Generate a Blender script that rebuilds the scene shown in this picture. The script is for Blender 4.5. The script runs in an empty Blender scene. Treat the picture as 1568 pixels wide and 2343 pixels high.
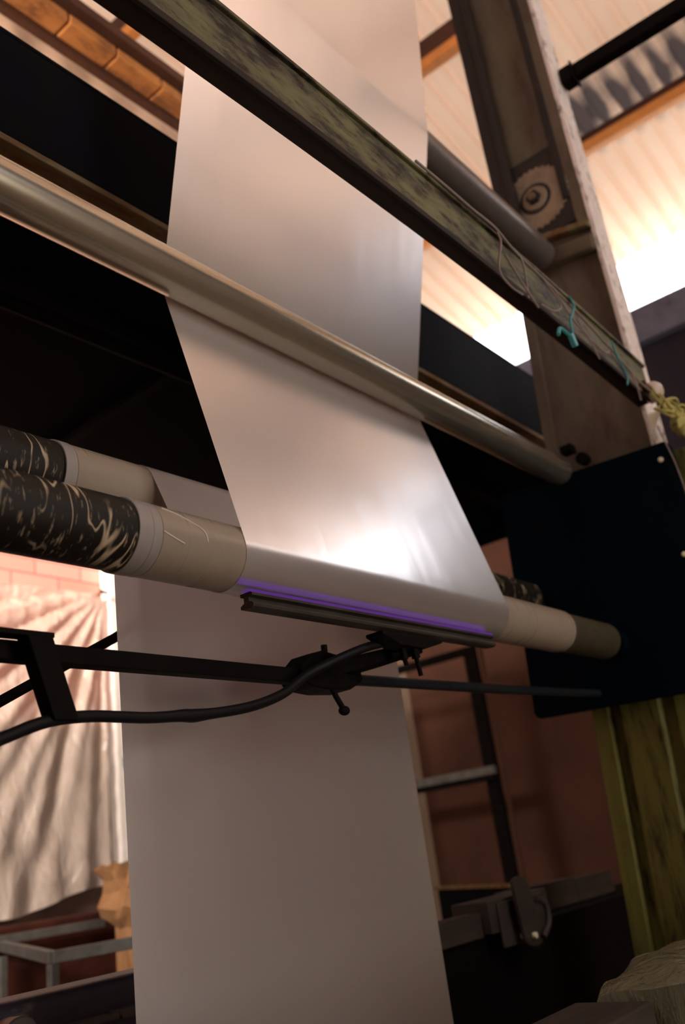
import bpy, bmesh, math, random
from mathutils import Vector, Matrix
random.seed(7)
sc = bpy.context.scene
COL = sc.collection

# ------------------------------------------------------------------ camera
cam_d = bpy.data.cameras.new('camera')
cam = bpy.data.objects.new('camera', cam_d); COL.objects.link(cam)
ax = Vector((0.62463305, -0.19615944, -0.7558803))      # world X seen by the camera
az = Vector((-0.13394757, 0.92667971, -0.3511734))      # world Z seen by the camera
ay = az.cross(ax)
R = Matrix((ax, ay, az))
cam.matrix_world = Matrix.Translation((0, 0, 1.5)) @ R.to_4x4()
cam_d.sensor_fit = 'VERTICAL'; cam_d.sensor_height = 36.0; cam_d.sensor_width = 24.09
cam_d.lens = 2100.0 / 2343.0 * 36.0
cam_d.clip_start = 0.05; cam_d.clip_end = 200
cam_d.dof.use_dof = True; cam_d.dof.focus_distance = 2.2; cam_d.dof.aperture_fstop = 2.0
sc.camera = cam

# ------------------------------------------------------------------ light
sc.view_settings.view_transform = 'Standard'; sc.view_settings.look = 'None'
sc.view_settings.gamma = 1.0; sc.view_settings.use_curve_mapping = False
sc.view_settings.exposure = 0.0
sc.cycles.use_denoising = True
sc.cycles.max_bounces = 10; sc.cycles.diffuse_bounces = 5; sc.cycles.transparent_max_bounces = 10
w = bpy.data.worlds.new('sky'); sc.world = w; w.use_nodes = True
bg = w.node_tree.nodes['Background']; bg.inputs[0].default_value = (0.92, 0.94, 1.0, 1); bg.inputs[1].default_value = 5.9
sun_d = bpy.data.lights.new('sun', 'SUN'); sun_d.energy = 2.0; sun_d.angle = 0.02; sun_d.color = (1.0, 0.93, 0.84)
sun = bpy.data.objects.new('sun', sun_d); COL.objects.link(sun)
sun.rotation_euler = Vector((-0.25, 0.35, -1)).to_track_quat('-Z', 'Y').to_euler()


def area_lamp(name, loc, direction, sx, sy, energy=0, color=(1, 1, 1), is_portal=True):
    d = bpy.data.lights.new(name, 'AREA'); d.shape = 'RECTANGLE'; d.size = sx; d.size_y = sy
    d.energy = energy; d.color = color
    o = bpy.data.objects.new(name, d); COL.objects.link(o); o.location = loc
    o.rotation_euler = Vector(direction).to_track_quat('-Z', 'Y').to_euler()
    if is_portal: d.cycles.is_portal = True
    return o


# added fill lamp high behind the camera, set in a made-up window
area_lamp('high_fill', (2.0, -4.9, 5.0), (0.0, 1, -0.08), 1.6, 2.0, 60, (0.98, 0.95, 0.97), False)
# added warm fill from low behind the camera, in an invented doorway
area_lamp('low_warm_fill', (2.0, -4.9, 1.35), (0.0, 1, 0.08), 1.6, 2.4, 85, (1.0, 0.78, 0.50), False)
# added side fill aimed at the plastic curtain; its window is made up
area_lamp('curtain_fill', (-2.9, 2.3, 4.4), (1, 0.56, -0.02), 1.6, 2.0, 320, (1.0, 0.86, 0.78), False).data.spread = math.radians(62)

# ------------------------------------------------------------------ materials
MATS = {}


def new_mat(name):
    m = bpy.data.materials.new(name); m.use_nodes = True
    nt = m.node_tree; nt.nodes.clear()
    out = nt.nodes.new('ShaderNodeOutputMaterial')
    MATS[name] = m
    return m, nt, out


def node(nt, t, **kw):
    n = nt.nodes.new(t)
    for k, v in kw.items():
        if k in n.inputs: n.inputs[k].default_value = v
        else: setattr(n, k, v)
    return n


def c4(c): return (c[0], c[1], c[2], 1.0)


def coords(nt, scale=(1, 1, 1), rot=(0, 0, 0)):
    g = node(nt, 'ShaderNodeNewGeometry'); mp = node(nt, 'ShaderNodeMapping')
    mp.inputs['Scale'].default_value = scale; mp.inputs['Rotation'].default_value = rot
    nt.links.new(g.outputs['Position'], mp.inputs['Vector'])
    return mp.outputs['Vector']


def noise(nt, vec, scale, detail=4, rough=0.6, dist=0.0):
    n = node(nt, 'ShaderNodeTexNoise'); n.inputs['Scale'].default_value = scale
    n.inputs['Detail'].default_value = detail; n.inputs['Roughness'].default_value = rough
    n.inputs['Distortion'].default_value = dist
    nt.links.new(vec, n.inputs['Vector']); return n.outputs['Fac']


def ramp(nt, fac, stops):
    r = node(nt, 'ShaderNodeValToRGB'); e = r.color_ramp.elements
    while len(e) < len(stops): e.new(0.5)
    for i, (p, c) in enumerate(stops):
        e[i].position = p; e[i].color = c4(c) if hasattr(c, '__len__') else (c, c, c, 1)
    nt.links.new(fac, r.inputs['Fac']); return r.outputs['Color']


def mix(nt, fac, a, b):
    m = node(nt, 'ShaderNodeMix'); m.data_type = 'RGBA'
    for sock, v in ((m.inputs['Factor'], fac), (m.inputs[6], a), (m.inputs[7], b)):
        if hasattr(v, 'is_linked') or hasattr(v, 'links'): nt.links.new(v, sock)
        elif isinstance(v, (int, float)): sock.default_value = v
        else: sock.default_value = c4(v)
    return m.outputs[2]


def mathn(nt, op, a, b=None):
    m = node(nt, 'ShaderNodeMath'); m.operation = op
    for i, v in enumerate((a, b)):
        if v is None: continue
        if isinstance(v, (int, float)): m.inputs[i].default_value = v
        else: nt.links.new(v, m.inputs[i])
    return m.outputs[0]


def bump(nt, h, strength, dist=0.01):
    b = node(nt, 'ShaderNodeBump'); b.inputs['Strength'].default_value = strength; b.inputs['Distance'].default_value = dist
    nt.links.new(h, b.inputs['Height']); return b.outputs['Normal']


def painted(name, base, second=None, rust=(0.06, 0.025, 0.012), amount=0.45, scale=6, stretch=(1, 1, 1), rough=0.6, metal=0.0, soft=0.08, bumps=0.25, spec=0.2):
    """paint or bare metal with patches of a second tint and worn rust spots"""
    m, nt, out = new_mat(name)
    v = coords(nt, stretch)
    n1 = noise(nt, v, scale, 5, 0.65); n2 = noise(nt, v, scale * 3.3, 6, 0.7)
    c = mix(nt, ramp(nt, n1, [(0.35, 0), (0.65, 1)]), base, second or tuple(x * 0.75 for x in base))
    if amount > 0:
        s = mathn(nt, 'ADD', mathn(nt, 'MULTIPLY', n1, 0.45), mathn(nt, 'MULTIPLY', n2, 0.55))
        f = ramp(nt, s, [(1 - amount - soft, 0), (1 - amount + soft, 1)])
        c = mix(nt, f, c, rust)
    p = node(nt, 'ShaderNodeBsdfPrincipled'); nt.links.new(c, p.inputs['Base Color'])
    p.inputs['Roughness'].default_value = rough; p.inputs['Metallic'].default_value = metal; p.inputs['Specular IOR Level'].default_value = spec
    nt.links.new(bump(nt, n2, bumps, 0.004), p.inputs['Normal'])
    nt.links.new(p.outputs[0], out.inputs[0]); return m


def plain(name, col, rough=0.5, metal=0.0, var=0.15, scale=12):
    return painted(name, col, tuple(x * (1 - var) for x in col), amount=0, scale=scale, rough=rough, metal=metal, bumps=0.08, spec=0.3)


# translucent semi-gloss polythene web
m, nt, out = new_mat('film')
v = coords(nt, (1, 0.12, 0.12)); n1 = noise(nt, v, 9, 3, 0.5)
v2 = coords(nt, (1.0, 0.35, 0.35)); n2 = noise(nt, v2, 3.0, 2, 0.5)
d = node(nt, 'ShaderNodeBsdfDiffuse'); d.inputs[0].default_value = (0.78, 0.74, 0.70, 1)
t = node(nt, 'ShaderNodeBsdfTranslucent'); t.inputs[0].default_value = (0.80, 0.78, 0.80, 1)
tr = node(nt, 'ShaderNodeBsdfTransparent'); tr.inputs[0].default_value = (0.95, 0.93, 0.92, 1)
g = node(nt, 'ShaderNodeBsdfGlossy'); g.inputs['Roughness'].default_value = 0.29; g.inputs[0].default_value = (0.97, 0.97, 1.0, 1)
bn = bump(nt, mathn(nt, 'ADD', mathn(nt, 'MULTIPLY', n1, 0.3), n2), 0.22, 0.02)
nt.links.new(bn, g.inputs['Normal'])
a = node(nt, 'ShaderNodeMixShader'); a.inputs[0].default_value = 0.42
nt.links.new(d.outputs[0], a.inputs[1]); nt.links.new(t.outputs[0], a.inputs[2])
b = node(nt, 'ShaderNodeMixShader'); b.inputs[0].default_value = 0.10
nt.links.new(a.outputs[0], b.inputs[1]); nt.links.new(tr.outputs[0], b.inputs[2])
fr = node(nt, 'ShaderNodeFresnel'); fr.inputs['IOR'].default_value = 1.6
cc = node(nt, 'ShaderNodeMixShader'); nt.links.new(mathn(nt, 'MULTIPLY', fr.outputs[0], 0.78), cc.inputs[0])
nt.links.new(b.outputs[0], cc.inputs[1]); nt.links.new(g.outputs[0], cc.inputs[2])
nt.links.new(cc.outputs[0], out.inputs[0])

# corrugated roof sheet: fibreglass that lets some daylight through, sooty by one purlin
m, nt, out = new_mat('roof_sheet')
v = coords(nt, (0.5, 1, 1)); n1 = noise(nt, v, 1.6, 4, 0.6)
col = mix(nt, ramp(nt, n1, [(0.3, 0), (0.75, 1)]), (0.60, 0.40, 0.27), (0.68, 0.48, 0.34))
gm = node(nt, 'ShaderNodeNewGeometry'); sp = node(nt, 'ShaderNodeSeparateXYZ'); nt.links.new(gm.outputs['Position'], sp.inputs[0])
wv = node(nt, 'ShaderNodeTexWave'); wv.bands_direction = 'Y'; wv.inputs['Scale'].default_value = 1.5708; wv.inputs['Distortion'].default_value = 0.2
nt.links.new(gm.outputs['Position'], wv.inputs['Vector'])
band = mathn(nt, 'SUBTRACT', 1.0, mathn(nt, 'DIVIDE', mathn(nt, 'ABSOLUTE', mathn(nt, 'SUBTRACT', sp.outputs['X'], 7.32)), 0.6))
soot = mathn(nt, 'MULTIPLY', mathn(nt, 'MAXIMUM', band, 0.0), mathn(nt, 'ADD', mathn(nt, 'MULTIPLY', wv.outputs['Fac'], 0.45), mathn(nt, 'MULTIPLY', ramp(nt, noise(nt, v, 3.0, 3, 0.5), [(0.3, 0.2), (0.6, 1)]), 0.55)))
yl = ramp(nt, mathn(nt, 'MULTIPLY', sp.outputs['Y'], 0.25), [(0.5, 1), (0.62, 0)])
soot = mathn(nt, 'MULTIPLY', soot, yl)
sf = ramp(nt, soot, [(0.05, 0), (0.5, 0.93)])
col = mix(nt, sf, col, (0.035, 0.03, 0.035))
d = node(nt, 'ShaderNodeBsdfDiffuse'); nt.links.new(col, d.inputs[0])
t = node(nt, 'ShaderNodeBsdfTranslucent'); nt.links.new(col, t.inputs[0])
a = node(nt, 'ShaderNodeMixShader'); a.inputs[0].default_value = 0.14
nt.links.new(d.outputs[0], a.inputs[1]); nt.links.new(t.outputs[0], a.inputs[2]); nt.links.new(a.outputs[0], out.inputs[0])

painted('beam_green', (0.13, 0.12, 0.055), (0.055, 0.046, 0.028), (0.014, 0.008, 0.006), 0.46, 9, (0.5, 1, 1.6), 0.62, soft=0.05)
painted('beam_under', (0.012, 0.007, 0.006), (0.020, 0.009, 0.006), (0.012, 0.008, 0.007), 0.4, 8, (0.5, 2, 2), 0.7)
painted('flange_rust', (0.15, 0.12, 0.06), (0.10, 0.055, 0.022), (0.12, 0.035, 0.010), 0.46, 6, (0.6, 3, 3), 0.7)
painted('navy_paint', (0.0018, 0.0026, 0.0060), (0.003, 0.003, 0.0036), (0.006, 0.0035, 0.003), 0.36, 5, (1, 1, 1), 0.65, spec=0.03)
painted('plate_navy', (0.0006, 0.0028, 0.0065), (0.001, 0.0032, 0.006), (0.005, 0.004, 0.003), 0.35, 4, (1, 1, 1), 0.6, spec=0.025)
painted('column_paint', (0.12, 0.09, 0.058), (0.08, 0.056, 0.04), (0.07, 0.035, 0.022), 0.40, 4, (1, 1.5, 0.5), 0.6)
painted('column_edge', (0.62, 0.52, 0.46), (0.75, 0.66, 0.60), (0.10, 0.06, 0.05), 0.43, 9, (1, 2, 0.5), 0.65, soft=0.05)
painted('column_dark', (0.012, 0.010, 0.011), (0.022, 0.014, 0.012), amount=0.35, scale=6, rough=0.6)
painted('column_green', (0.13, 0.125, 0.026), (0.085, 0.075, 0.018), (0.016, 0.010, 0.005), 0.44, 4, (1, 3.0, 0.4), 0.6, soft=0.06)
painted('wall_brown', (0.075, 0.030, 0.017), (0.05, 0.021, 0.012), (0.05, 0.02, 0.012), 0.36, 1.6, (1, 1, 1), 0.85)
painted('wall_plain', (0.30, 0.22, 0.16), (0.24, 0.17, 0.12), (0.12, 0.08, 0.05), 0.30, 1.0, (1, 1, 1), 0.9)
painted('wall_shade_navy', (0.012, 0.011, 0.020), (0.020, 0.014, 0.020), amount=0.3, scale=1.5, rough=0.8)  # dark tone holding the upper wall's shade
painted('concrete', (0.16, 0.11, 0.08), (0.12, 0.085, 0.06), (0.05, 0.035, 0.03), 0.38, 1.5, (1, 1, 1), 0.85)
painted('timber_orange', (0.62, 0.25, 0.07), (0.42, 0.16, 0.05), (0.16, 0.07, 0.03), 0.42, 3.5, (0.7, 1.5, 1.5), 0.75)
painted('purlin_brown', (0.07, 0.03, 0.02), (0.10, 0.04, 0.02), amount=0.35, scale=4, rough=0.6)
plain('purlin_lit_orange', (0.95, 0.38, 0.10), 0.5, 0, 0.2, 5)  # glow of light on the purlins, put into the base colour
painted('black_steel', (0.004, 0.0035, 0.0035), (0.007, 0.005, 0.0045), (0.014, 0.008, 0.006), 0.36, 20, (1, 1, 1), 0.6, spec=0.03)
painted('black_rubber', (0.007, 0.006, 0.007), amount=0, scale=9, rough=0.5, spec=0.12)
painted('shaft_blue', (0.018, 0.024, 0.030), (0.012, 0.016, 0.02), (0.05, 0.035, 0.025), 0.4, 18, (1, 1, 1), 0.35, 0.4)
painted('table_steel', (0.13, 0.125, 0.11), (0.09, 0.085, 0.075), (0.06, 0.05, 0.045), 0.36, 14, (1, 1, 1), 0.45, 0.2)
painted('bed_purple', (0.010, 0.007, 0.014), (0.016, 0.012, 0.018), (0.09, 0.075, 0.06), 0.33, 9, (0.5, 1, 1), 0.42)
painted('aluminium_dark', (0.05, 0.040, 0.034), (0.03, 0.024, 0.02), (0.02, 0.015, 0.014), 0.36, 14, (0.4, 1, 1), 0.45, 0.2)
painted('sprocket_tan', (0.24, 0.17, 0.11), (0.17, 0.12, 0.08), (0.07, 0.04, 0.03), 0.38, 8, spec=0.2)
painted('board_brown', (0.09, 0.05, 0.034), (0.05, 0.03, 0.02), (0.03, 0.018, 0.012), 0.42, 2.5, spec=0.2)
plain('cream_pale', (0.62, 0.55, 0.48), 0.4)
painted('trim_grey', (0.12, 0.12, 0.16), (0.08, 0.08, 0.11), (0.04, 0.04, 0.05), 0.38, 4, spec=0.3)
plain('rope', (0.24, 0.18, 0.16), 0.9)
plain('twine_yellow', (0.42, 0.36, 0.12), 0.9)
plain('teal', (0.04, 0.22, 0.24), 0.5)
plain('bolt_pale', (0.75, 0.68, 0.48), 0.4)
plain('cream_sheet', (0.72, 0.50, 0.34), 0.7)
plain('white_paint', (0.85, 0.78, 0.70), 0.6)
plain('pale_knob', (0.55, 0.44, 0.36), 0.35)
painted('paper_kraft', (0.32, 0.17, 0.075), (0.26, 0.13, 0.055), amount=0, scale=5, rough=0.85)
painted('red_rust', (0.07, 0.016, 0.007), (0.03, 0.008, 0.005), amount=0.35, scale=5, rough=0.8)
painted('wood_brown', (0.04, 0.028, 0.021), (0.02, 0.015, 0.012), (0.03, 0.02, 0.016), 0.42, 9, (0.35, 2, 2), 0.7)

# brushed steel roller: fine rings round the tube
def ringed(name, base, rough, metal, ring=160, amt=0.35, streak=None):
    m, nt, out = new_mat(name)
    v = coords(nt, (1, 0.06, 0.06)); n = noise(nt, v, ring, 3, 0.7)
    vv = coords(nt, (1, 1, 1)); n2 = noise(nt, vv, 7, 4, 0.6)
    c = mix(nt, ramp(nt, n, [(0.3, 0), (0.7, 1)]), base, tuple(x * (1 - amt) for x in base))
    c = mix(nt, mathn(nt, 'MULTIPLY', n2, 0.4), c, tuple(x * 0.7 for x in base))
    p = node(nt, 'ShaderNodeBsdfPrincipled'); nt.links.new(c, p.inputs['Base Color'])
    p.inputs['Metallic'].default_value = metal
    nt.links.new(mathn(nt, 'ADD', mathn(nt, 'MULTIPLY', n, 0.08), rough - 0.04), p.inputs['Roughness'])
    nt.links.new(p.outputs[0], out.inputs[0]); return m


ringed('roller_steel', (0.60, 0.55, 0.45), 0.24, 0.9, 200, 0.06)
ringed('roller_dark_steel', (0.20, 0.165, 0.15), 0.38, 0.6)
ringed('sleeve_skin', (0.27, 0.215, 0.165), 0.28, 0.0, 25, 0.03)
ringed('sleeve_edge', (0.27, 0.235, 0.22), 0.40, 0.0, 90, 0.12)

# tarry roller ends with pale strings of plastic stuck round them
m, nt, out = new_mat('tarry_core')
v = coords(nt, (1.0, 0.25, 0.25)); n = noise(nt, v, 15, 2, 0.5, 0.25)
line = mathn(nt, 'ABSOLUTE', mathn(nt, 'SUBTRACT', n, 0.5))
lf = ramp(nt, line, [(0.004, 1), (0.016, 0)])
br = ramp(nt, noise(nt, coords(nt), 9, 3, 0.5), [(0.42, 0), (0.55, 1)])
sv = coords(nt, (1.6, 0.35, 0.35)); sn = noise(nt, sv, 70, 3, 0.6)
sf2 = ramp(nt, sn, [(0.60, 0), (0.72, 0.6)])
ff = mathn(nt, 'MAXIMUM', mathn(nt, 'MULTIPLY', lf, br), sf2)
col = mix(nt, ff, (0.008, 0.006, 0.0045), (0.40, 0.30, 0.20))
p = node(nt, 'ShaderNodeBsdfPrincipled'); nt.links.new(col, p.inputs['Base Color']); p.inputs['Roughness'].default_value = 0.5; p.inputs['Specular IOR Level'].default_value = 0.2
nt.links.new(bump(nt, ff, 0.5, 0.003), p.inputs['Normal']); nt.links.new(p.outputs[0], out.inputs[0])
painted('mossy_core', (0.055, 0.045, 0.025), (0.035, 0.028, 0.016), (0.14, 0.11, 0.07), 0.36, 22, (1, 1, 1), 0.55)

# pink painted brick
m, nt, out = new_mat('pink_brick')
gm = node(nt, 'ShaderNodeNewGeometry'); mp = node(nt, 'ShaderNodeMapping'); mp.inputs['Rotation'].default_value = (math.radians(90), 0, 0)
nt.links.new(gm.outputs['Position'], mp.inputs['Vector'])
bk = node(nt, 'ShaderNodeTexBrick'); nt.links.new(mp.outputs[0], bk.inputs['Vector'])
bk.inputs['Scale'].default_value = 1.0; bk.inputs['Brick Width'].default_value = 0.42; bk.inputs['Row Height'].default_value = 0.125; bk.inputs['Mortar Size'].default_value = 0.008
bk.inputs['Color1'].default_value = (0.66, 0.24, 0.18, 1); bk.inputs['Color2'].default_value = (0.74, 0.32, 0.25, 1); bk.inputs['Mortar'].default_value = (0.36, 0.13, 0.10, 1)
p = node(nt, 'ShaderNodeBsdfPrincipled'); nt.links.new(bk.outputs['Color'], p.inputs['Base Color']); p.inputs['Roughness'].default_value = 0.85
nt.links.new(p.outputs[0], out.inputs[0])


# hanging / wrapping polythene
def polythene(name, base, alpha, rough, scale):
    m, nt, out = new_mat(name)
    v = coords(nt, (1, 1, 0.4)); n = noise(nt, v, scale, 5, 0.6, 0.5)
    d = node(nt, 'ShaderNodeBsdfPrincipled'); d.inputs['Base Color'].default_value = c4(base); d.inputs['Roughness'].default_value = rough
    nt.links.new(bump(nt, n, 1.0, 0.06), d.inputs['Normal'])
    tl = node(nt, 'ShaderNodeBsdfTranslucent'); tl.inputs[0].default_value = c4(base)
    s0 = node(nt, 'ShaderNodeMixShader'); s0.inputs[0].default_value = 0.3
    nt.links.new(d.outputs[0], s0.inputs[1]); nt.links.new(tl.outputs[0], s0.inputs[2])
    t = node(nt, 'ShaderNodeBsdfTransparent'); s = node(nt, 'ShaderNodeMixShader')
    nt.links.new(ramp(nt, n, [(0.3, max(alpha - 0.15, 0)), (0.7, alpha + 0.15)]), s.inputs[0])
    nt.links.new(t.outputs[0], s.inputs[1]); nt.links.new(s0.outputs[0], s.inputs[2]); nt.links.new(s.outputs[0], out.inputs[0])


polythene('curtain_plastic', (0.74, 0.60, 0.49), 0.80, 0.26, 5)
polythene('wrap_plastic', (0.20, 0.185, 0.12), 0.85, 0.22, 7)

# violet discharge along the electrode
m, nt, out = new_mat('violet_discharge')
e = node(nt, 'ShaderNodeEmission'); e.inputs[0].default_value = (0.30, 0.085, 0.62, 1); e.inputs[1].default_value = 0.30
nt.links.new(e.outputs[0], out.inputs[0])

# ------------------------------------------------------------------ mesh helpers
def obj(name, bm, mat, parent=None, smooth=False, bevel=0.0):
    me = bpy.data.meshes.new(name)
    bmesh.ops.recalc_face_normals(bm, faces=bm.faces)
    bm.to_mesh(me); bm.free()
    o = bpy.data.objects.new(name, me); COL.objects.link(o)
    me.materials.append(MATS[mat])
    if smooth:
        for f in me.polygons: f.use_smooth = True
        try: me.set_sharp_from_angle(angle=math.radians(40))
        except Exception: pass
    if bevel > 0:
        b = o.modifiers.new('bevel', 'BEVEL'); b.width = bevel; b.segments = 2; b.limit_method = 'ANGLE'
    if parent:
        o.parent = parent; o.matrix_parent_inverse = Matrix.Translation(-Vector(parent.location))
    return o


def tag(o, label, cat, group=None, kind=None):
    o['label'] = label; o['category'] = cat
    if group: o['group'] = group
    if kind: o['kind'] = kind
    return o


def thing(name, label, cat, loc, group=None):
    o = bpy.data.objects.new(name, None); COL.objects.link(o); o.location = loc; o.empty_display_size = 0.1
    return tag(o, label, cat, group)


def struct(name, bm, mat, **k):
    o = obj(name, bm, mat, **k); o['kind'] = 'structure'; return o


def box(bm, a, b):
    """axis-aligned box between two corners"""
    x0, x1 = sorted((a[0], b[0])); y0, y1 = sorted((a[1], b[1])); z0, z1 = sorted((a[2], b[2]))
    vs = [bm.verts.new(p) for p in ((x0, y0, z0), (x1, y0, z0), (x1, y1, z0), (x0, y1, z0), (x0, y0, z1), (x1, y0, z1), (x1, y1, z1), (x0, y1, z1))]
    for f in ((0, 3, 2, 1), (4, 5, 6, 7), (0, 1, 5, 4), (1, 2, 6, 5), (2, 3, 7, 6), (3, 0, 4, 7)):
        bm.faces.new([vs[i] for i in f])
    return bm


def B(): return bmesh.new()


def loft(bm, rings, closed=True, caps=True):
    vr = [[bm.verts.new(p) for p in r] for r in rings]
    n = len(vr[0])
    for i in range(len(vr) - 1):
        for j in range(n if closed else n - 1):
            k = (j + 1) % n
            bm.faces.new((vr[i][j], vr[i][k], vr[i + 1][k], vr[i + 1][j]))
    if caps and closed:
        bm.faces.new(list(reversed(vr[0]))); bm.faces.new(vr[-1])
    return bm


def frame_of(d):
    d = d.normalized(); up = Vector((0, 0, 1)) if abs(d.z) < 0.9 else Vector((1, 0, 0))
    u = d.cross(up).normalized(); v = d.cross(u).normalized(); return u, v


def tube(bm, pts, r, n=10, rad=None):
    pts = [Vector(p) for p in pts]; rings = []
    u = None
    for i, p in enumerate(pts):
        d = (pts[min(i + 1, len(pts) - 1)] - pts[max(i - 1, 0)]).normalized()
        if u is None: u, v = frame_of(d)
        else: u = (u - d * u.dot(d)).normalized(); v = d.cross(u)
        rr = rad[i] if rad else r
        rings.append([p + (u * math.cos(2 * math.pi * k / n) + v * math.sin(2 * math.pi * k / n)) * rr for k in range(n)])
    return loft(bm, rings)


def spline(pts, per=6):
    P = [Vector(p) for p in pts]; P = [2 * P[0] - P[1]] + P + [2 * P[-1] - P[-2]]; out = []
    for i in range(1, len(P) - 2):
        for k in range(per):
            t = k / per; a, b, c, d = P[i - 1], P[i], P[i + 1], P[i + 2]
            out.append(0.5 * ((2 * b) + (c - a) * t + (2 * a - 5 * b + 4 * c - d) * t * t + (3 * b - a - 3 * c + d) * t ** 3))
    out.append(P[-2]); return out


def bar(bm, p0, p1, w, h, up=(0, 0, 1)):
    """square bar between two points, w across, h along up"""
    p0, p1 = Vector(p0), Vector(p1); d = (p1 - p0).normalized(); upv = Vector(up)
    s = d.cross(upv).normalized(); u = s.cross(d).normalized()
    rings = [[p + s * (a * w / 2) + u * (b * h / 2) for a, b in ((-1, -1), (1, -1), (1, 1), (-1, 1))] for p in (p0, p1)]
    return loft(bm, rings)


def cylx(bm, x0, x1, y, z, r, n=48, prof=None):
    """lathe about an X-parallel axis; prof = [(x, radius), ...]"""
    prof = prof or [(x0, r), (x1, r)]
    rings = [[(x, y + rr * math.cos(2 * math.pi * k / n), z + rr * math.sin(2 * math.pi * k / n)) for k in range(n)] for x, rr in prof]
    return loft(bm, rings)


def ball(bm, c, r, sx=1, sy=1, sz=1):
    mt = Matrix.Translation(c) @ Matrix.Diagonal((sx * r, sy * r, sz * r, 1))
    bmesh.ops.create_uvsphere(bm, u_segments=16, v_segments=10, radius=1, matrix=mt); return bm


def extr_x(bm, prof, xs, zoff=lambda x: 0.0):
    return loft(bm, [[(x, y, z + zoff(x)) for y, z in prof] for x in xs])


# ------------------------------------------------------------------ the building
def roof_z(x): return 7.44 + 0.19 * (9 - x)


bm = B(); ys = []; y = -9.0
while y < 8.0:
    ys += [(y, 0.0), (y + 0.135, 0.0), (y + 0.150, 0.035), (y + 0.185, 0.035)]; y += 0.2
rows = [[bm.verts.new((x, yy, roof_z(x) + hh)) for yy, hh in ys] for x in (-3.6, 0, 3, 6, 9.35)]
for i in range(4):
    for j in range(len(ys) - 1): bm.faces.new((rows[i][j], rows[i][j + 1], rows[i + 1][j + 1], rows[i + 1][j]))
struct('ceiling', bm, 'roof_sheet')
struct('floor', box(B(), (-3.3, -5.3, -0.1), (9.2, 6.2, 0)), 'concrete')
struct('wall_right', box(B(), (9.0, -9.0, 0), (9.15, 6.2, 6.1)), 'wall_brown')
struct('wall_light_block', box(B(), (9.0, -9.0, 6.53), (9.15, -3.2, 7.43)), 'wall_plain')  # unseen wall piece added to shut off light on the upper film
struct('shade_band', box(B(), (8.96, -9, 4.65), (8.999, 5.9, 6.1)), 'wall_shade_navy')  # navy sheet painted in for the shade on the upper wall
struct('trim_2', box(box(B(), (8.90, -9, 6.12), (9.15, 5.99, 6.52)), (8.86, -9, 6.105), (8.90, 5.99, 6.14)), 'trim_grey')
struct('wall_back', box(B(), (-3.2, 6.0, 0), (9.0, 6.2, 8.9)), 'wall_plain')
struct('wall_left', box(box(box(box(B(), (-3.3, -5.2, 0), (-3.1, 1.3, 9.7)), (-3.3, 3.3, 0), (-3.1, 6.2, 9.7)), (-3.3, 1.3, 0), (-3.1, 3.3, 3.3)), (-3.3, 1.3, 5.5), (-3.1, 3.3, 9.7)), 'wall_plain')  # unseen wall; its opening is invented to let light reach the curtain
struct('wall_front', box(box(box(box(B(), (-3.3, -5.3, 0), (1.2, -5.1, 9.7)), (2.8, -5.3, 0), (9.0, -5.1, 6.4)), (1.2, -5.3, 2.6), (2.8, -5.1, 4.0)), (1.2, -5.3, 6.0), (2.8, -5.1, 9.5)), 'wall_plain')  # unseen wall; openings made up and sized for the light from the front

# brown purlins running front to back under the roof; lip's orange is painted light
for k, (x, lab) in enumerate(((5.72, 'orange-lit roof purlin seen between the film and the rusty column'),
                              (7.51, 'orange-lit roof purlin to the right of the column above the bright opening'),
                              (3.9, 'orange-lit roof purlin highest up under the roof sheets'),
                              (2.2, 'roof purlin over the upper left corner'))):
    z = roof_z(x)
    t = thing('roof_purlin', lab, 'purlin', (x, 0, z), 'purlins under the roof')
    h = 0.22 if k != 1 else 0.10
    obj('web', box(B(), (x - 0.03, -5.0, z - h), (x + 0.03, 5.98, z - 0.012)), 'purlin_brown', t)
    obj('lip', box(B(), (x - 0.05, -5.0, z - h - 0.11), (x + 0.05, 5.98, z - h - 0.001)), 'purlin_lit_orange', t, bevel=0.01)

# ------------------------------------------------------------------ top left, over the platform
t = thing('timber_beam', 'orange-brown beam of butted blocks high behind the platform at upper left', 'beam', (1, 3, 5.7))
for k, (x0, x1) in enumerate(((0.2, 1.55), (1.555, 2.3), (2.305, 2.62), (2.625, 2.95), (2.955, 3.6))):
    obj('block', box(B(), (x0, 3.02, 5.884), (x1, 3.15, 5.955)), 'timber_orange', t, bevel=0.012)
obj('angle', box(box(B(), (0.2, 2.96, 5.957), (3.6, 3.2, 6.02)), (1.7, 3.155, 5.85), (3.6, 3.2, 5.90)), 'purlin_brown', t)  # lower box is a dark strip for the shadow below the blocks
bm = B()
loft(bm, [[(0.2 + 0.05 * i, 3.34 + 0.02 * math.sin(i * 0.9), 4.9), (0.2 + 0.05 * i, 3.345 + 0.02 * math.sin(i * 0.9), 4.9), (0.2 + 0.05 * i, 3.445 + 0.01 * math.sin(i * .9), 6.5), (0.2 + 0.05 * i, 3.44 + 0.01 * math.sin(i * .9), 6.5)] for i in range(70)])
tag(obj('light_board', bm, 'cream_sheet', None, True), 'cream sheet lit from above behind the orange beam at upper left', 'panel')

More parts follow.
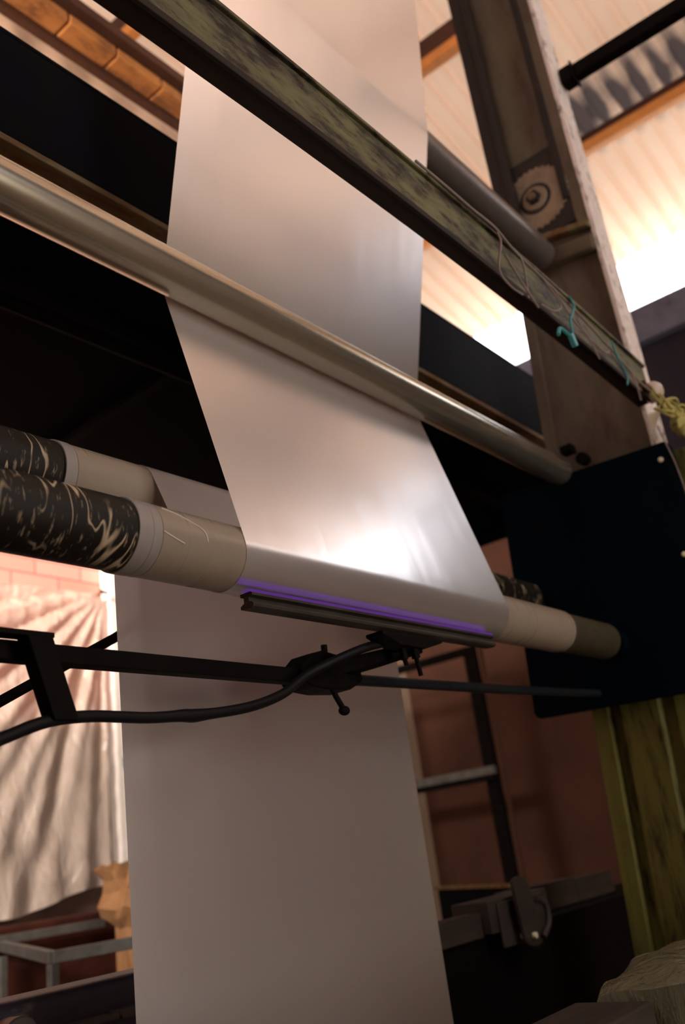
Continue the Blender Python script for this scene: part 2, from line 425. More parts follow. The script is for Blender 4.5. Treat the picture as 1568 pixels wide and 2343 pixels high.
# ------------------------------------------------------------------ platform and channel behind the rollers
t = thing('platform', 'dark steel walkway platform with pipes under its deck behind the rollers', 'platform', (2, 3, 3.55))
obj('deck', box(B(), (-0.8, 1.97, 3.56), (5.8, 4.2, 3.62)), 'navy_paint', t)
obj('edge_angle', box(B(), (5.74, 1.97, 3.50), (5.80, 4.2, 3.559)), 'navy_paint', t)
obj('pipe', cylx(B(), -0.8, 5.7, 2.5, 3.515, 0.03, 20), 'black_steel', t, True)
obj('brace', bar(B(), (2.40, 2.53, 3.53), (2.46, 4.1, 3.53), 0.05, 0.03), 'black_steel', t)
t = thing('channel_beam', 'deep navy cross beam with a rusty green underside behind the middle roller', 'beam', (2, 1.86, 3.55))
obj('web', box(B(), (-0.8, 1.85, 3.56), (4.7, 1.90, 3.95)), 'navy_paint', t, bevel=0.004)
obj('bottom_flange', box(B(), (-0.8, 1.85, 3.535), (4.7, 1.965, 3.559)), 'flange_rust', t, bevel=0.003)
obj('top_flange', box(B(), (-0.8, 1.85, 3.951), (4.7, 1.965, 3.965)), 'navy_paint', t)

# ------------------------------------------------------------------ column on the right
CX = 3.98
t = thing('machine_column', 'tall peeling cream and rust steel column on the right', 'column', (CX, 1.35, 0))
def yl_of(z): return 1.575 if z > 4.2 else 1.575 + (4.2 - z) * 0.055
obj('web', loft(B(), [[(CX + 0.03, 1.13, z), (CX + 0.03, yl_of(z), z), (CX + 0.05, yl_of(z), z), (CX + 0.05, 1.13, z)] for z in (3.0, 3.6, 4.2, 5, 7.9)]), 'column_paint', t)
obj('front_flange', box(B(), (CX, 1.105, 2.2), (4.16, 1.129, 7.95)), 'column_edge', t, bevel=0.003)
obj('inner_strip', box(B(), (CX - 0.002, 1.131, 4.33), (CX + 0.029, 1.185, 7.9)), 'column_paint', t)
obj('dark_strip', box(B(), (CX - 0.012, 1.187, 4.50), (CX + 0.029, 1.225, 7.9)), 'column_dark', t, bevel=0.006)  # narrow dark strip down the column
obj('back_flange', box(B(), (CX - 0.03, 1.50, 4.34), (CX + 0.029, 1.575, 7.9)), 'column_dark', t, bevel=0.006)
obj('flange_lip', box(B(), (CX - 0.045, 1.455, 4.5), (CX - 0.0, 1.499, 7.9)), 'column_dark', t, bevel=0.01)
obj('joint_band', bar(B(), (CX + 0.0, 1.13, 4.30), (CX + 0.0, 1.42, 4.36), 0.05, 0.035), 'flange_rust', t, bevel=0.006)
obj('joint_band', bar(B(), (CX + 0.0, 1.13, 4.19), (CX + 0.0, 1.52, 4.235), 0.055, 0.085), 'column_paint', t, bevel=0.01)
obj('lower_rib', loft(B(), [[(CX + 0.0, yl_of(z) - 0.05, z), (CX + 0.0, yl_of(z), z), (CX + 0.029, yl_of(z), z), (CX + 0.029, yl_of(z) - 0.05, z)] for z in (3.06, 4.15)]), 'column_paint', t)
# green foot of the column, pressed with shallow ribs
bm = B(); rings = []
for z in (0.0, 0.6, 1.2, 1.8, 2.4, 3.0):
    yl = yl_of(z); r = []
    prof = [(0.0, 0.0), (0.07, 0.0), (0.085, 0.03), (0.12, 0.03), (0.135, 0.0), (0.30, 0.0), (0.315, 0.02), (0.36, 0.02), (0.375, 0.0), (0.80, 0.0)]
    r = [(CX + dx, yl - dy, z) for dy, dx in prof] + [(CX + 0.12, yl - 0.80, z), (CX + 0.12, yl, z)]
    rings.append(r)
obj('foot', loft(bm, rings), 'column_green', t)
obj('cover_seam', bar(bar(B(), (CX - 0.004, 1.40, 1.42), (CX - 0.004, 1.38, 0.6), 0.012, 0.012, (1, 0, 0)), (CX - 0.004, 1.40, 1.42), (CX - 0.004, 1.0, 1.42), 0.012, 0.012), 'column_dark', t)
# sprocket at the end of the upper roller
g = B(); n = 192
ring = []
for k in range(n):
    rr = 0.185 if (k % 6) < 3 else 0.176
    a = 2 * math.pi * k / n; ring.append((rr * math.cos(a), rr * math.sin(a)))
loft(g, [[(x, 1.36 + a_, 4.60 + b_) for a_, b_ in ring] for x in (CX - 0.0035, CX - 0.0015)])
sprk = obj('sprocket', g, 'sprocket_tan', t)
obj('backing_plate', box(B(), (CX - 0.001, 1.131, 4.36), (CX + 0.003, 1.47, 4.86)), 'column_dark', t)
obj('hub', cylx(B(), 0, 0, 1.365, 4.60, 0, 32, [(CX - 0.0045, 0.088), (CX - 0.0038, 0.09)]), 'column_dark', sprk, True)
obj('hub_cap', cylx(B(), 0, 0, 1.365, 4.60, 0, 32, [(CX - 0.014, 0.066), (CX - 0.005, 0.07)]), 'sprocket_tan', sprk, True)
obj('nut', cylx(B(), 0, 0, 1.368, 4.60, 0, 6, [(CX - 0.035, 0.040), (CX - 0.015, 0.042)]), 'column_dark', sprk)
obj('shaft_end', cylx(B(), 0, 0, 1.368, 4.60, 0, 20, [(CX - 0.048, 0.02), (CX - 0.036, 0.022)]), 'flange_rust', sprk, True)

# dark bar fixed to the column, running towards the viewer's right
t = thing('tie_bar', 'black bar with a collared end reaching the column at upper right', 'bar', (4.14, 1.0, 5.3))
obj('tube', bar(B(), (4.12, 1.02, 5.315), (4.12, -2.5, 5.25), 0.07, 0.085), 'black_steel', t, bevel=0.008)
obj('collar', bar(bar(B(), (4.12, 1.100, 5.315), (4.12, 1.035, 5.315), 0.09, 0.10), (4.12, 1.034, 5.315), (4.12, 1.0215, 5.315), 0.10, 0.125), 'black_steel', t, bevel=0.006)

# navy side plate
def rounded(y0, y1, z0, z1, r, n=6):
    pts = []
    for cy, cz, a0 in ((y1 - r, z1 - r, 0), (y0 + r, z1 - r, 90), (y0 + r, z0 + r, 180), (y1 - r, z0 + r, 270)):
        for k in range(n + 1):
            a = math.radians(a0 + 90 * k / n); pts.append((cy + r * math.cos(a), cz + r * math.sin(a)))
    return pts
t = thing('side_plate', 'large dark navy side plate with rounded corners that holds the roller ends', 'plate', (3.86, 1.4, 2.0))
pr = rounded(0, 1, 0, 1, 0.035)
def shear(x): return [(x, 1.02 + (u * (0.84 + (1 - v_) * 0.06)), 1.955 + v_ * 1.075 + 0.035 * u * 1.0 - 0.02) for u, v_ in pr]
obj('plate', loft(B(), [shear(3.86), shear(3.885)]), 'plate_navy', t)
for (y, z) in ((1.073, 2.935), (1.085, 2.50)):
    obj('bolt', cylx(B(), 0, 0, y, z, 0, 16, [(3.850, 0.007), (3.853, 0.011), (3.8595, 0.012)]), 'bolt_pale', t, True)
obj('bearing', cylx(B(), 0, 0, 1.471, 2.208, 0, 32, [(3.83, 0.05), (3.8595, 0.06)]), 'plate_navy', t, True)

# ------------------------------------------------------------------ rollers
def roller(name, label, y, z, r, parts, group):
    t = thing(name, label, 'roller', ((parts[0][1] + parts[-1][2]) / 2, y, z), group)
    for pn, x0, x1, mat, rr, bev in parts:
        prof = [(x0, rr - bev), (x0 + bev, rr), (x1 - bev, rr), (x1, rr - bev)]
        obj(pn, cylx(B(), x0, x1, y, z, rr, 72 if rr > 0.03 else 24, prof), mat, t, True)
    return t


FY, FZ, FR = 1.471, 2.208, 0.0826
RY, RZ, RR = 1.780, 2.474, 0.0900
MY, MZ, MR = 1.537, 3.048, 0.063
UY, UZ, UR = 1.394, 4.222, 0.079
fr_ = roller('front_roller', 'fat front roller with tarry stringy left end, film wrapped round it, above the violet line', FY, FZ, FR,
       [('core', -0.3, 1.188, 'tarry_core', FR - 0.0025, 0.004), ('sleeve_edge', 1.186, 1.223, 'sleeve_edge', FR + 0.0012, 0.001),
        ('sleeve_band', 1.2235, 1.2485, 'sleeve_edge', FR + 0.0004, 0.001), ('sleeve', 1.249, 3.29, 'sleeve_skin', FR - 0.0004, 0.002), ('end', 3.291, 3.74, 'mossy_core', FR - 0.006, 0.012),
        ('shaft', 3.741, 3.829, 'black_steel', 0.03, 0.002)], 'treater rollers')
for nm, pts in (('crease', [(1.27, 2.35), (1.31, 2.55), (1.36, 2.85), (1.375, 3.05), (1.378, 3.25)]), ('crease', [(1.25, 3.22), (1.285, 3.35), (1.31, 3.43)])):
    q = [(x, FY + (FR + 0.0002) * math.cos(a), FZ + (FR + 0.0002) * math.sin(a)) for x, a in pts]
    obj(nm, tube(B(), spline(q), 0.0016, 6), 'cream_pale', fr_, True)
roller('rear_roller', 'second tarry-ended roller directly behind the fat front roller', RY, RZ, RR,
       [('core', -0.3, 1.228, 'tarry_core', RR - 0.0025, 0.004), ('sleeve_edge', 1.229, 1.262, 'sleeve_edge', RR + 0.0012, 0.001),
        ('sleeve', 1.263, 3.29, 'sleeve_skin', RR - 0.0004, 0.002), ('end', 3.291, 3.75, 'tarry_core', RR - 0.01, 0.012), ('shaft', 3.751, 3.859, 'black_steel', 0.03, 0.002)], 'treater rollers')
roller('middle_roller', 'bright brushed steel roller crossing in front of the film at mid height', MY, MZ, MR,
       [('tube', -0.3, 3.86, 'roller_steel', MR - 0.0003, 0.006), ('shaft', 3.861, 4.009, 'black_steel', 0.022, 0.002)], 'idler rollers')
roller('upper_roller', 'dark steel roller behind the top of the film, ending at the column sprocket', UY, UZ, UR,
       [('shaft', 0.25, 0.399, 'black_steel', 0.02, 0.002), ('tube', 0.4, 3.93, 'roller_dark_steel', UR - 0.0003, 0.008)], 'idler rollers')
tag(obj('bearing_housing', box(cylx(B(), 3.905, 3.955, MY - 0.1, MZ + 0.05, 0.03, 20), (3.90, 1.47, 3.15), (3.96, 1.53, 3.19)), 'black_steel', bevel=0.004), 'small black bearing lug by the right end of the middle roller', 'bearing')

# ------------------------------------------------------------------ the film
def belt(circles, p_start, p_end, seg=14):
    """path (y, z) round circles; s=+1 keeps the circle on the left of travel"""
    items = [(p_start[0], p_start[1], 0.0, 1)] + circles + [(p_end[0], p_end[1], 0.0, 1)]
    tans = []
    for (y0, z0, r0, s0), (y1, z1, r1, s1) in zip(items[:-1], items[1:]):
        dx, dz = y1 - y0, z1 - z0; D = math.hypot(dx, dz); th = math.atan2(dz, dx)
        a = math.asin((s0 * r0 - s1 * r1) / D)      # direction correction
        phi = th - a if True else th
        # unit travel direction u and left normal n with  c + (-s r) n  on the line
        best = None
        for cand in (th + a, th - a):
            u = (math.cos(cand), math.sin(cand)); n = (-u[1], u[0])
            q0 = (y0 - s0 * r0 * n[0], z0 - s0 * r0 * n[1]); q1 = (y1 - s1 * r1 * n[0], z1 - s1 * r1 * n[1])
            e = abs((q1[0] - q0[0]) * n[0] + (q1[1] - q0[1]) * n[1])
            if best is None or e < best[0]: best = (e, q0, q1)
        tans.append(best[1:])
    path = [tans[0][0]]
    for i, (cy, cz, r, s) in enumerate(circles):
        q_in, q_out = tans[i][1], tans[i + 1][0]
        a0 = math.atan2(q_in[1] - cz, q_in[0] - cy); a1 = math.atan2(q_out[1] - cz, q_out[0] - cy)
        if s > 0:
            while a1 < a0: a1 += 2 * math.pi
        else:
            while a1 > a0: a1 -= 2 * math.pi
        if abs(a1 - a0) > 1.9 * math.pi: a1 = a0
        k = max(2, int(abs(a1 - a0) / 0.1)) if abs(a1 - a0) > 1e-4 else 1
        for j in range(k + 1): path.append((cy + r * math.cos(a0 + (a1 - a0) * j / k), cz + r * math.sin(a0 + (a1 - a0) * j / k)))
    path.append(tans[-1][1]); return path


e_ = 0.0016
path = belt([(UY, UZ, UR + e_, 1), (MY, MZ, MR + e_, -1 * -1 if False else -1), (FY, FZ, FR + e_, 1), (RY, RZ, RR + e_, -1)], (1.06, 6.6), (1.8716, 0.05))
dense = [path[0]]
for a, b in zip(path[:-1], path[1:]):
    L = math.hypot(b[0] - a[0], b[1] - a[1]); k = max(1, int(L / 0.05))
    for j in range(1, k + 1): dense.append((a[0] + (b[0] - a[0]) * j / k, a[1] + (b[1] - a[1]) * j / k))
XL, XR = 1.50, 2.76
bm = B(); NX = 36
rows = [[bm.verts.new((XL + (XR - XL) * i / NX, p[0], p[1])) for i in range(NX + 1)] for p in dense]
for i in range(len(rows) - 1):
    for j in range(NX): bm.faces.new((rows[i][j], rows[i][j + 1], rows[i + 1][j + 1], rows[i + 1][j]))
tag(obj('plastic_film', bm, 'film', None, True), 'wide milky white plastic film web running down over all the rollers', 'film')

# ------------------------------------------------------------------ the top beam in front of the film
xs = [-0.36 + i * (4.20 / 24) for i in range(25)]
def bz(x): return max(0.040 * (1 - ((x - 2.30) / 1.53) ** 2), -0.09)
t = thing('top_beam', 'rusty green painted steel beam crossing in front of the film near the top', 'beam', (1.8, 1.04, 3.2))
obj('web', extr_x(B(), [(1.035, 3.214), (1.049, 3.214), (1.049, 3.368), (1.035, 3.368)], xs, bz), 'beam_green', t, bevel=0.002)
obj('top_flange', extr_x(B(), [(1.024, 3.369), (1.08, 3.369), (1.08, 3.383), (1.024, 3.383)], xs, bz), 'beam_green', t, bevel=0.003)
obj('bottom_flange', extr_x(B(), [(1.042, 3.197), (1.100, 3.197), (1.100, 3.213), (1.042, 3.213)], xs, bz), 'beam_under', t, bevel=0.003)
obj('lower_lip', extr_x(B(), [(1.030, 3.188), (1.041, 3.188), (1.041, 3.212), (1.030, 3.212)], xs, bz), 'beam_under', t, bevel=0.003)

# cords, ties and hooks hung on the beam's right end
K = 0.9
def S(p): return (p[0] * K, p[1] * K, 1.5 + (p[2] - 1.5) * K)
def cord(name, pts, r, mat, label, cat, group=None, per=6, scale=True):
    o = obj(name, tube(B(), spline([S(p) for p in pts] if scale else pts, per), r * K, 8), mat, None, True); return tag(o, label, cat, group)
Y0 = 1.118
cord('rope', [(2.25, 1.135, 3.64), (2.45, 1.132, 3.638), (2.6, 1.130, 3.633), (2.759, 1.123, 3.625), (2.905, Y0, 3.575), (3.308, Y0, 3.540), (3.72, Y0, 3.470), (4.034, Y0, 3.405), (4.22, Y0, 3.40)], 0.0055, 'rope',
     'long pale cord lying along the top edge of the green beam', 'rope')
ties = [([(2.759, Y0, 3.60), (2.72, 1.10, 3.52), (2.70, 1.12, 3.41), (2.79, 1.13, 3.385), (2.86, Y0, 3.37)], 'thin cord loop at the left end of the knotted stretch of rope'),
        ([(2.76, 1.11, 3.50), (2.85, 1.108, 3.42), (2.99, 1.12, 3.37)], 'slack thin cord slanting beside the leftmost cord loop'),
        ([(2.925, Y0, 3.575), (2.905, 1.106, 3.50), (2.915, 1.12, 3.38)], 'straight thin cord hanging second from the left on the beam'),
        ([(3.10, Y0, 3.56), (3.20, 1.106, 3.47), (3.13, 1.112, 3.41), (3.02, 1.12, 3.40)], 'dark curled cord left of the teal hook'),
        ([(3.20, Y0, 3.55), (3.28, 1.106, 3.45), (3.40, 1.108, 3.42), (3.6, 1.11, 3.40), (3.71, Y0, 3.45)], 'slack cord swagged between the two teal wires'),
        ([(3.35, 1.106, 3.46), (3.46, 1.11, 3.40), (3.55, 1.12, 3.35)], 'dark cord slanting under the swag'),
        ([(3.72, Y0, 3.44), (3.80, 1.106, 3.36), (3.95, 1.108, 3.34), (4.03, 1.12, 3.36)], 'cord sagging right of the second teal wire'),
        ([(3.95, Y0, 3.42), (3.93, 1.106, 3.35), (3.98, 1.12, 3.29)], 'short thin cord next to the pale round knob')]
for pts, lab in ties: cord('cord_tie', pts, 0.0042, 'rope', lab, 'cord', 'cords tied on the beam')
t = thing('teal_hook', 'teal hook with a teal clip hanging from the rope on the beam', 'hook', S((3.28, 1.10, 3.3)))
obj('wire', tube(B(), spline([S(p) for p in ((3.31, 1.10, 3.55), (3.33, 1.098, 3.51), (3.28, 1.098, 3.45), (3.25, 1.10, 3.41), (3.235, 1.10, 3.34))]), 0.005, 8), 'teal', t, True)
obj('clip', bar(B(), S((3.20, 1.098, 3.325)), S((3.225, 1.098, 3.275)), 0.018, 0.032), 'teal', t, bevel=0.004)
obj('tail', tube(B(), spline([S(p) for p in ((3.20, 1.098, 3.31), (3.15, 1.098, 3.315), (3.10, 1.098, 3.31), (3.07, 1.098, 3.27))]), 0.007, 8), 'teal', t, True)
cord('teal_wire', [(3.72, 1.10, 3.50), (3.725, 1.10, 3.44), (3.76, 1.10, 3.39), (3.80, 1.10, 3.34), (3.77, 1.10, 3.29)], 0.0045, 'teal', 'thin teal wire hanging right of the teal hook', 'wire')
t = thing('round_knob', 'pale round knob on the right end of the green beam', 'knob', S((4.2, 1.13, 3.41)))
obj('ball', ball(B(), S((4.245, 1.13, 3.425)), 0.048), 'pale_knob', t, True)
obj('stem', cylx(B(), 3.70, 3.80, 1.017, 3.232, 0.016, 16), 'flange_rust', t, True)
bm = B()
for k in range(11):
    a = random.uniform(0, 6.28); pts = []
    for j in range(7):
        pts.append(S((4.16 + 0.07 * j + random.uniform(-.03, .03), 1.10 - 0.018 * j + random.uniform(-.03, .03), 3.33 - 0.012 * j + 0.055 * math.sin(a + j * 1.3))))
    tube(bm, spline(pts), 0.0055, 7)
tag(obj('twine_tangle', bm, 'twine_yellow', None, True), 'tangle of yellowish twine heaped right of the pale knob', 'twine')
bm = ball(B(), S((4.34, 1.06, 3.24)), 0.07, 1.3, 0.6, 0.6)
for vv in bm.verts: vv.co += Vector([random.uniform(-.010, .010) for _ in range(3)])
tag(obj('rag', bm, 'twine_yellow', None, True), 'crumpled olive rag under the twine at the beam end', 'rag')
tag(obj('yellow_tab', loft(B(), [[(x, 1.10, 3.20), (x, 1.04, 3.20), (x, 1.10, 3.11)] for x in (3.955, 3.965)]), 'bolt_pale'), 'small yellow triangular tab beside the column above the navy plate', 'tab')
cord('hanging_cord', [(3.84, 1.045, 3.08), (3.84, 1.03, 3.0), (3.84, 1.012, 2.88), (3.84, 1.00, 2.7)], 0.003, 'rope', 'thin white cord hanging down the right edge of the navy plate', 'cord', scale=False)

# ------------------------------------------------------------------ corona electrode under the front roller
TY, TZ = 1.43, 2.114
t = thing('treater_bar', 'dark grooved electrode bar glowing violet along its top under the front roller', 'electrode', (2.1, TY, 2.08))
prof = [(TY - 0.016, TZ), (TY + 0.016, TZ), (TY + 0.016, TZ - 0.008), (TY + 0.006, TZ - 0.012), (TY + 0.006, TZ - 0.024), (TY + 0.018, TZ - 0.030), (TY + 0.018, TZ - 0.037),
        (TY - 0.012, TZ - 0.040), (TY - 0.022, TZ - 0.036), (TY - 0.024, TZ - 0.030), (TY - 0.020, TZ - 0.025), (TY - 0.010, TZ - 0.022), (TY - 0.010, TZ - 0.012), (TY - 0.022, TZ - 0.009), (TY - 0.022, TZ - 0.003)]
tb = lambda x: 0.004 * (x - 2.1)
obj('housing', extr_x(B(), prof, (1.525, 2.1, 2.66), tb), 'aluminium_dark', t)
obj('discharge', extr_x(B(), [(TY - 0.019, TZ + 0.0005), (TY + 0.005, TZ + 0.0005), (TY + 0.005, TZ + 0.006), (TY - 0.019, TZ + 0.006)], (1.520, 2.1, 2.662), tb), 'violet_discharge', t)['label'] = 'glowing violet line'
t2 = thing('clamp_arm', 'black clamp arm carrying the electrode bar off the cross rail', 'clamp', (2.0, 1.55, 2.0))
obj('arm', loft(B(), [[(2.00 + .24 * u - 0.03, 1.60 - .16 * u, 1.99 + .055 * u - h_), (2.00 + .24 * u + 0.03, 1.60 - .16 * u, 1.99 + .055 * u - h_), (2.00 + .24 * u + 0.03, 1.60 - .16 * u, 1.99 + .055 * u + h_), (2.00 + .24 * u - 0.03, 1.60 - .16 * u, 1.99 + .055 * u + h_)] for u, h_ in ((-.1, .022), (0.5, .020), (1.0, .015))]), 'black_steel', t2, bevel=0.005)
obj('mount', loft(B(), [[(x, 1.40, 2.066), (x, 1.46, 2.066), (x, 1.46, 2.066 - h_), (x, 1.40, 2.066 - h_)] for x, h_ in ((2.02, .010), (2.10, .034), (2.22, .036), (2.32, .010))]), 'black_steel', t2, bevel=0.003)
obj('clamp_block', loft(B(), [[(x, 1.565, 1.985 + h_), (x, 1.64, 1.985 + h_), (x, 1.65, 1.985 - g_), (x, 1.56, 1.985 - g_)] for x, h_, g_ in ((1.86, .012, .03), (1.90, .045, .045), (1.96, .06, .05), (2.06, .05, .045), (2.12, .03, .02))]), 'black_steel', t2, bevel=0.008)
kn = obj('knob_stem', tube(B(), [(1.985, 1.575, 1.945), (1.99, 1.565, 1.915), (2.005, 1.56, 1.885)], 0.008, 10), 'black_steel', t2, True)
obj('knob', ball(B(), (2.01, 1.56, 1.878), 0.015, 1.2, 1, 0.9), 'black_steel', kn, True)
obj('stud', tube(B(), [(1.975, 1.575, 2.03), (1.975, 1.573, 2.062)], 0.009, 8), 'black_steel', t2, True)
obj('bolt', tube(tube(B(), [(2.145, 1.43, 2.04), (2.15, 1.43, 2.0)], 0.012, 6), [(2.15, 1.43, 2.0), (2.155, 1.43, 1.985)], 0.007, 8), 'black_steel', t2)
obj('bolt', tube(tube(B(), [(2.19, 1.42, 2.04), (2.195, 1.42, 2.005)], 0.014, 6), [(2.195, 1.42, 2.005), (2.205, 1.42, 1.955)], 0.007, 8), 'black_steel', t2)
t = thing('cross_rail', 'long black cross rail below the front roller, its right half a round shaft', 'rail', (2, 1.6, 1.97))
obj('square_tube', loft(B(), [[(x, 1.6 - .019, zc - .02), (x, 1.6 + .019, zc - .02), (x, 1.6 + .019, zc + .02), (x, 1.6 - .019, zc + .02)] for x, zc in ((0.2, 1.968), (1.95, 1.972))]), 'black_steel', t, bevel=0.004)
obj('round_shaft', tube(B(), [(1.94, 1.6, 1.975), (3.0, 1.6, 1.995), (3.86, 1.6, 2.02)], 0.0165, 20), 'shaft_blue', t, True)
t = thing('hanger_bracket', 'short black slanting bracket hanging from the left end of the cross rail', 'bracket', (1.05, 1.56, 1.9))
obj('plate', loft(B(), [[(1.005 + .055 * u, 1.52, 1.985 - .16 * u), (1.062 + .055 * u, 1.52, 1.985 - .16 * u), (1.062 + .055 * u, 1.560, 1.985 - .16 * u), (1.005 + .055 * u, 1.560, 1.985 - .16 * u)] for u in (0, 1.02)]), 'black_steel', t, bevel=0.003)
obj('top_strap', box(B(), (0.2, 1.535, 1.988), (1.075, 1.575, 1.998)), 'black_steel', t)
tag(obj('diagonal_rod', tube(B(), [(0.9, 2.0, 1.774), (1.243, 2.0, 1.963), (1.593, 2.0, 2.153), (2.0, 2.0, 2.385)], 0.0135, 14), 'black_steel', None, True), 'thin black diagonal rod behind the cross rail, passing behind the film', 'rod')
bm = B(); pts = spline([(0.86, 1.54, 1.755), (0.963, 1.54, 1.790), (1.056, 1.54, 1.822), (1.158, 1.54, 1.835), (1.303, 1.54, 1.836), (1.40, 1.54, 1.843), (1.454, 1.54, 1.846), (1.612, 1.54, 1.869), (1.742, 1.54, 1.907), (1.836, 1.53, 1.960), (1.93, 1.50, 2.0), (2.03, 1.47, 2.035), (2.12, 1.45, 2.055)])
cb = tag(obj('power_cable', tube(bm, pts, 0.0125, 12, [0.0125 + 0.003 * math.exp(-((p.x - 1.43) / .04) ** 2) for p in pts]), 'black_rubber', None, True), 'thick black cable looping from the lower left up to the clamp arm', 'cable')

# ------------------------------------------------------------------ left background
t = thing('partition', 'partition at the far left, pink painted brick above and brown board below', 'partition', (2, 5.96, 0))
obj('brick_panel', box(B(), (-1.0, 5.93, 2.72), (4.70, 5.995, 4.6)), 'pink_brick', t)
obj('lower_board', box(B(), (-1.0, 5.93, 0.0), (4.70, 5.995, 2.719)), 'board_brown', t)
bm = B(); NXc, NZc = 90, 70; X0, X1, Z0, Z1 = 2.8, 4.52, 1.44, 3.74
def curt(u, v):
    # folds radiate from the nail at the top right corner
    du, dv = (1.0 - u) + 0.02, (1.0 - v) + 0.02
    ang = math.atan2(dv * 1.3, du); rad = math.hypot(du, dv * 1.3)
    f = 0.034 * math.sin(ang * 24 + 0.8 * math.sin(rad * 4)) * min(1, rad * 2.0) * (1 - 0.5 * min(1, rad)) + 0.012 * math.sin(ang * 53 + 1) * min(1, rad * 2) + 0.008 * math.sin(u * 17 + v * 31) * math.sin(v * 23 - u * 9)
    f += 0.012 * math.sin(u * 38 + 2 * math.sin(v * 7)) * (1 - v)
    return f
rows = []
for i in range(NZc + 1):
    v_ = i / NZc; r = []
    for j in range(NXc + 1):
        u = j / NXc; zb = Z0 + 0.10 * u * u + 0.035 * math.sin(u * 9)
        top = Z1 - 0.06 * (1 - u) * math.sin(u * 3.0)
        r.append(bm.verts.new((X0 + (X1 - X0) * u - 0.03 * (1 - v_) * (u > .98), 5.80 - curt(u, v_), zb + (top - zb) * v_)))
    rows.append(r)
for i in range(NZc):
    for j in range(NXc): bm.faces.new((rows[i][j], rows[i][j + 1], rows[i + 1][j + 1], rows[i + 1][j]))
tag(obj('plastic_curtain', bm, 'curtain_plastic', None, True), 'wrinkled translucent plastic sheet hung over the pink partition at left', 'curtain')
tag(obj('nail', tube(tube(B(), [(4.42, 5.70, 3.74), (4.46, 5.70, 3.725), (4.50, 5.71, 3.73)], 0.012, 6), [(4.47, 5.70, 3.735), (4.47, 5.925, 3.735)], 0.008, 6), 'black_steel'), 'dark nail pinning the top right corner of the plastic curtain', 'nail')
tag(obj('white_post', box(B(), (4.60, 5.80, 0), (4.90, 5.92, 4.6)), 'white_paint'), 'bright white upright strip just left of the hanging film', 'post')
tag(obj('blue_mark', ball(B(), (4.66, 5.795, 2.42), 0.05, .4, .08, 1), 'teal'), 'small blue smudge on the white post', 'mark')
tag(obj('red_chest', box(B(), (2.6, 5.30, 0), (4.4, 5.66, 1.40)), 'red_rust', bevel=0.02), 'low dark red chest under the plastic curtain', 'chest')

# kraft paper sack
t = thing('paper_sack', 'crumpled brown kraft paper sack standing open behind the grey frame', 'sack', (4.2, 4.9, 0.9))
bm = B(); rings = []
for z, q0, sk in ((0.75, 0.16, .04), (1.05, 0.17, .03), (1.30, 0.18, .02), (1.36, 0.24, .02), (1.41, 0.26, 0.0), (1.50, 0.215, .01), (1.58, 0.225, 0.0), (1.66, 0.245, -.01), (1.655, 0.225, -.01), (1.56, 0.20, 0), (1.35, 0.15, 0), (1.1, 0.12, 0)):
    r = []
    for k in range(22):
        a = 2 * math.pi * k / 22; q = q0 * (1 + random.uniform(-.09, .09)); ca, sa = math.cos(a), math.sin(a)
        e = (abs(ca) ** 4 + abs(sa) ** 4) ** -0.25
        r.append((4.02 + sk + q * ca * e, 4.9 + 0.8 * q * sa * e, z + random.uniform(-.02, .02)))
    rings.append(r)
loft(bm, rings, True, True); obj('bag', bm, 'paper_kraft', t)
obj('flap', loft(B(), [[(3.80, 4.70, 1.46), (4.30, 4.66, 1.40), (4.32, 4.60, 1.36), (3.84, 4.66, 1.42)], [(3.86, 4.72, 1.55), (4.30, 4.70, 1.56), (4.30, 4.68, 1.55), (3.86, 4.70, 1.54)]]), 'paper_kraft', t)

# grey steel table frame
t = thing('steel_frame', 'grey open steel table frame at lower left', 'frame', (3.0, 4.2, 0.0))
a, b, c, d = Vector((2.79, 4.06, 1.26)), Vector((3.55, 3.72, 1.27)), Vector((3.23, 5.18, 1.305)), Vector((3.95, 5.2, 1.334))
obj('front_rail', bar(B(), a, b, 0.04, 0.055), 'table_steel', t, bevel=0.004)
obj('side_rail', bar(B(), a, c, 0.04, 0.055), 'table_steel', t, bevel=0.004)
obj('back_rail', bar(B(), (2.6, 5.2, 1.334), d, 0.04, 0.05), 'table_steel', t, bevel=0.004)
obj('leg', box(B(), (a.x - .022, a.y - .022, 0), (a.x + .022, a.y + .022, 1.232)), 'table_steel', t, bevel=0.004)
obj('leg', box(B(), (b.x - .022, b.y - .022, 0), (b.x + .022, b.y + .022, 1.24)), 'table_steel', t, bevel=0.004)
obj('leg', box(B(), (c.x - .022, c.y - .022, 0), (c.x + .022, c.y + .022, 1.25)), 'table_steel', t, bevel=0.004)

# machine bed, left part
t = thing('bed_rail', 'big dark purple rounded machine rail at the bottom left', 'rail', (1.2, 2.3, 0))
obj('tube', extr_x(B(), rounded(2.28, 2.46, 1.02, 1.285, 0.04), (-0.5, 2.5)), 'bed_purple', t, True)
g = B()
loft(g, [[(1.425 + r_ * math.cos(2 * math.pi * k / 32), y_, 1.203 + r_ * math.sin(2 * math.pi * k / 32)) for k in range(32)] for y_, r_ in ((2.279, 0.05), (2.21, 0.052), (2.205, 0.048), (2.205, 0.034), (2.215, 0.03))])
obj('end_cap', g, 'aluminium_dark', t, True)
obj('strip', box(B(), (1.53, 2.215, 1.192), (1.722, 2.279, 1.204)), 'wood_brown', t)
obj('strip', box(B(), (1.732, 2.215, 1.190), (1.95, 2.279, 1.208)), 'wood_brown', t)
obj('leg', box(B(), (0.0, 2.3, 0), (0.12, 2.44, 1.019)), 'bed_purple', t)
obj('leg', box(B(), (2.3, 2.3, 0), (2.42, 2.44, 1.019)), 'bed_purple', t)

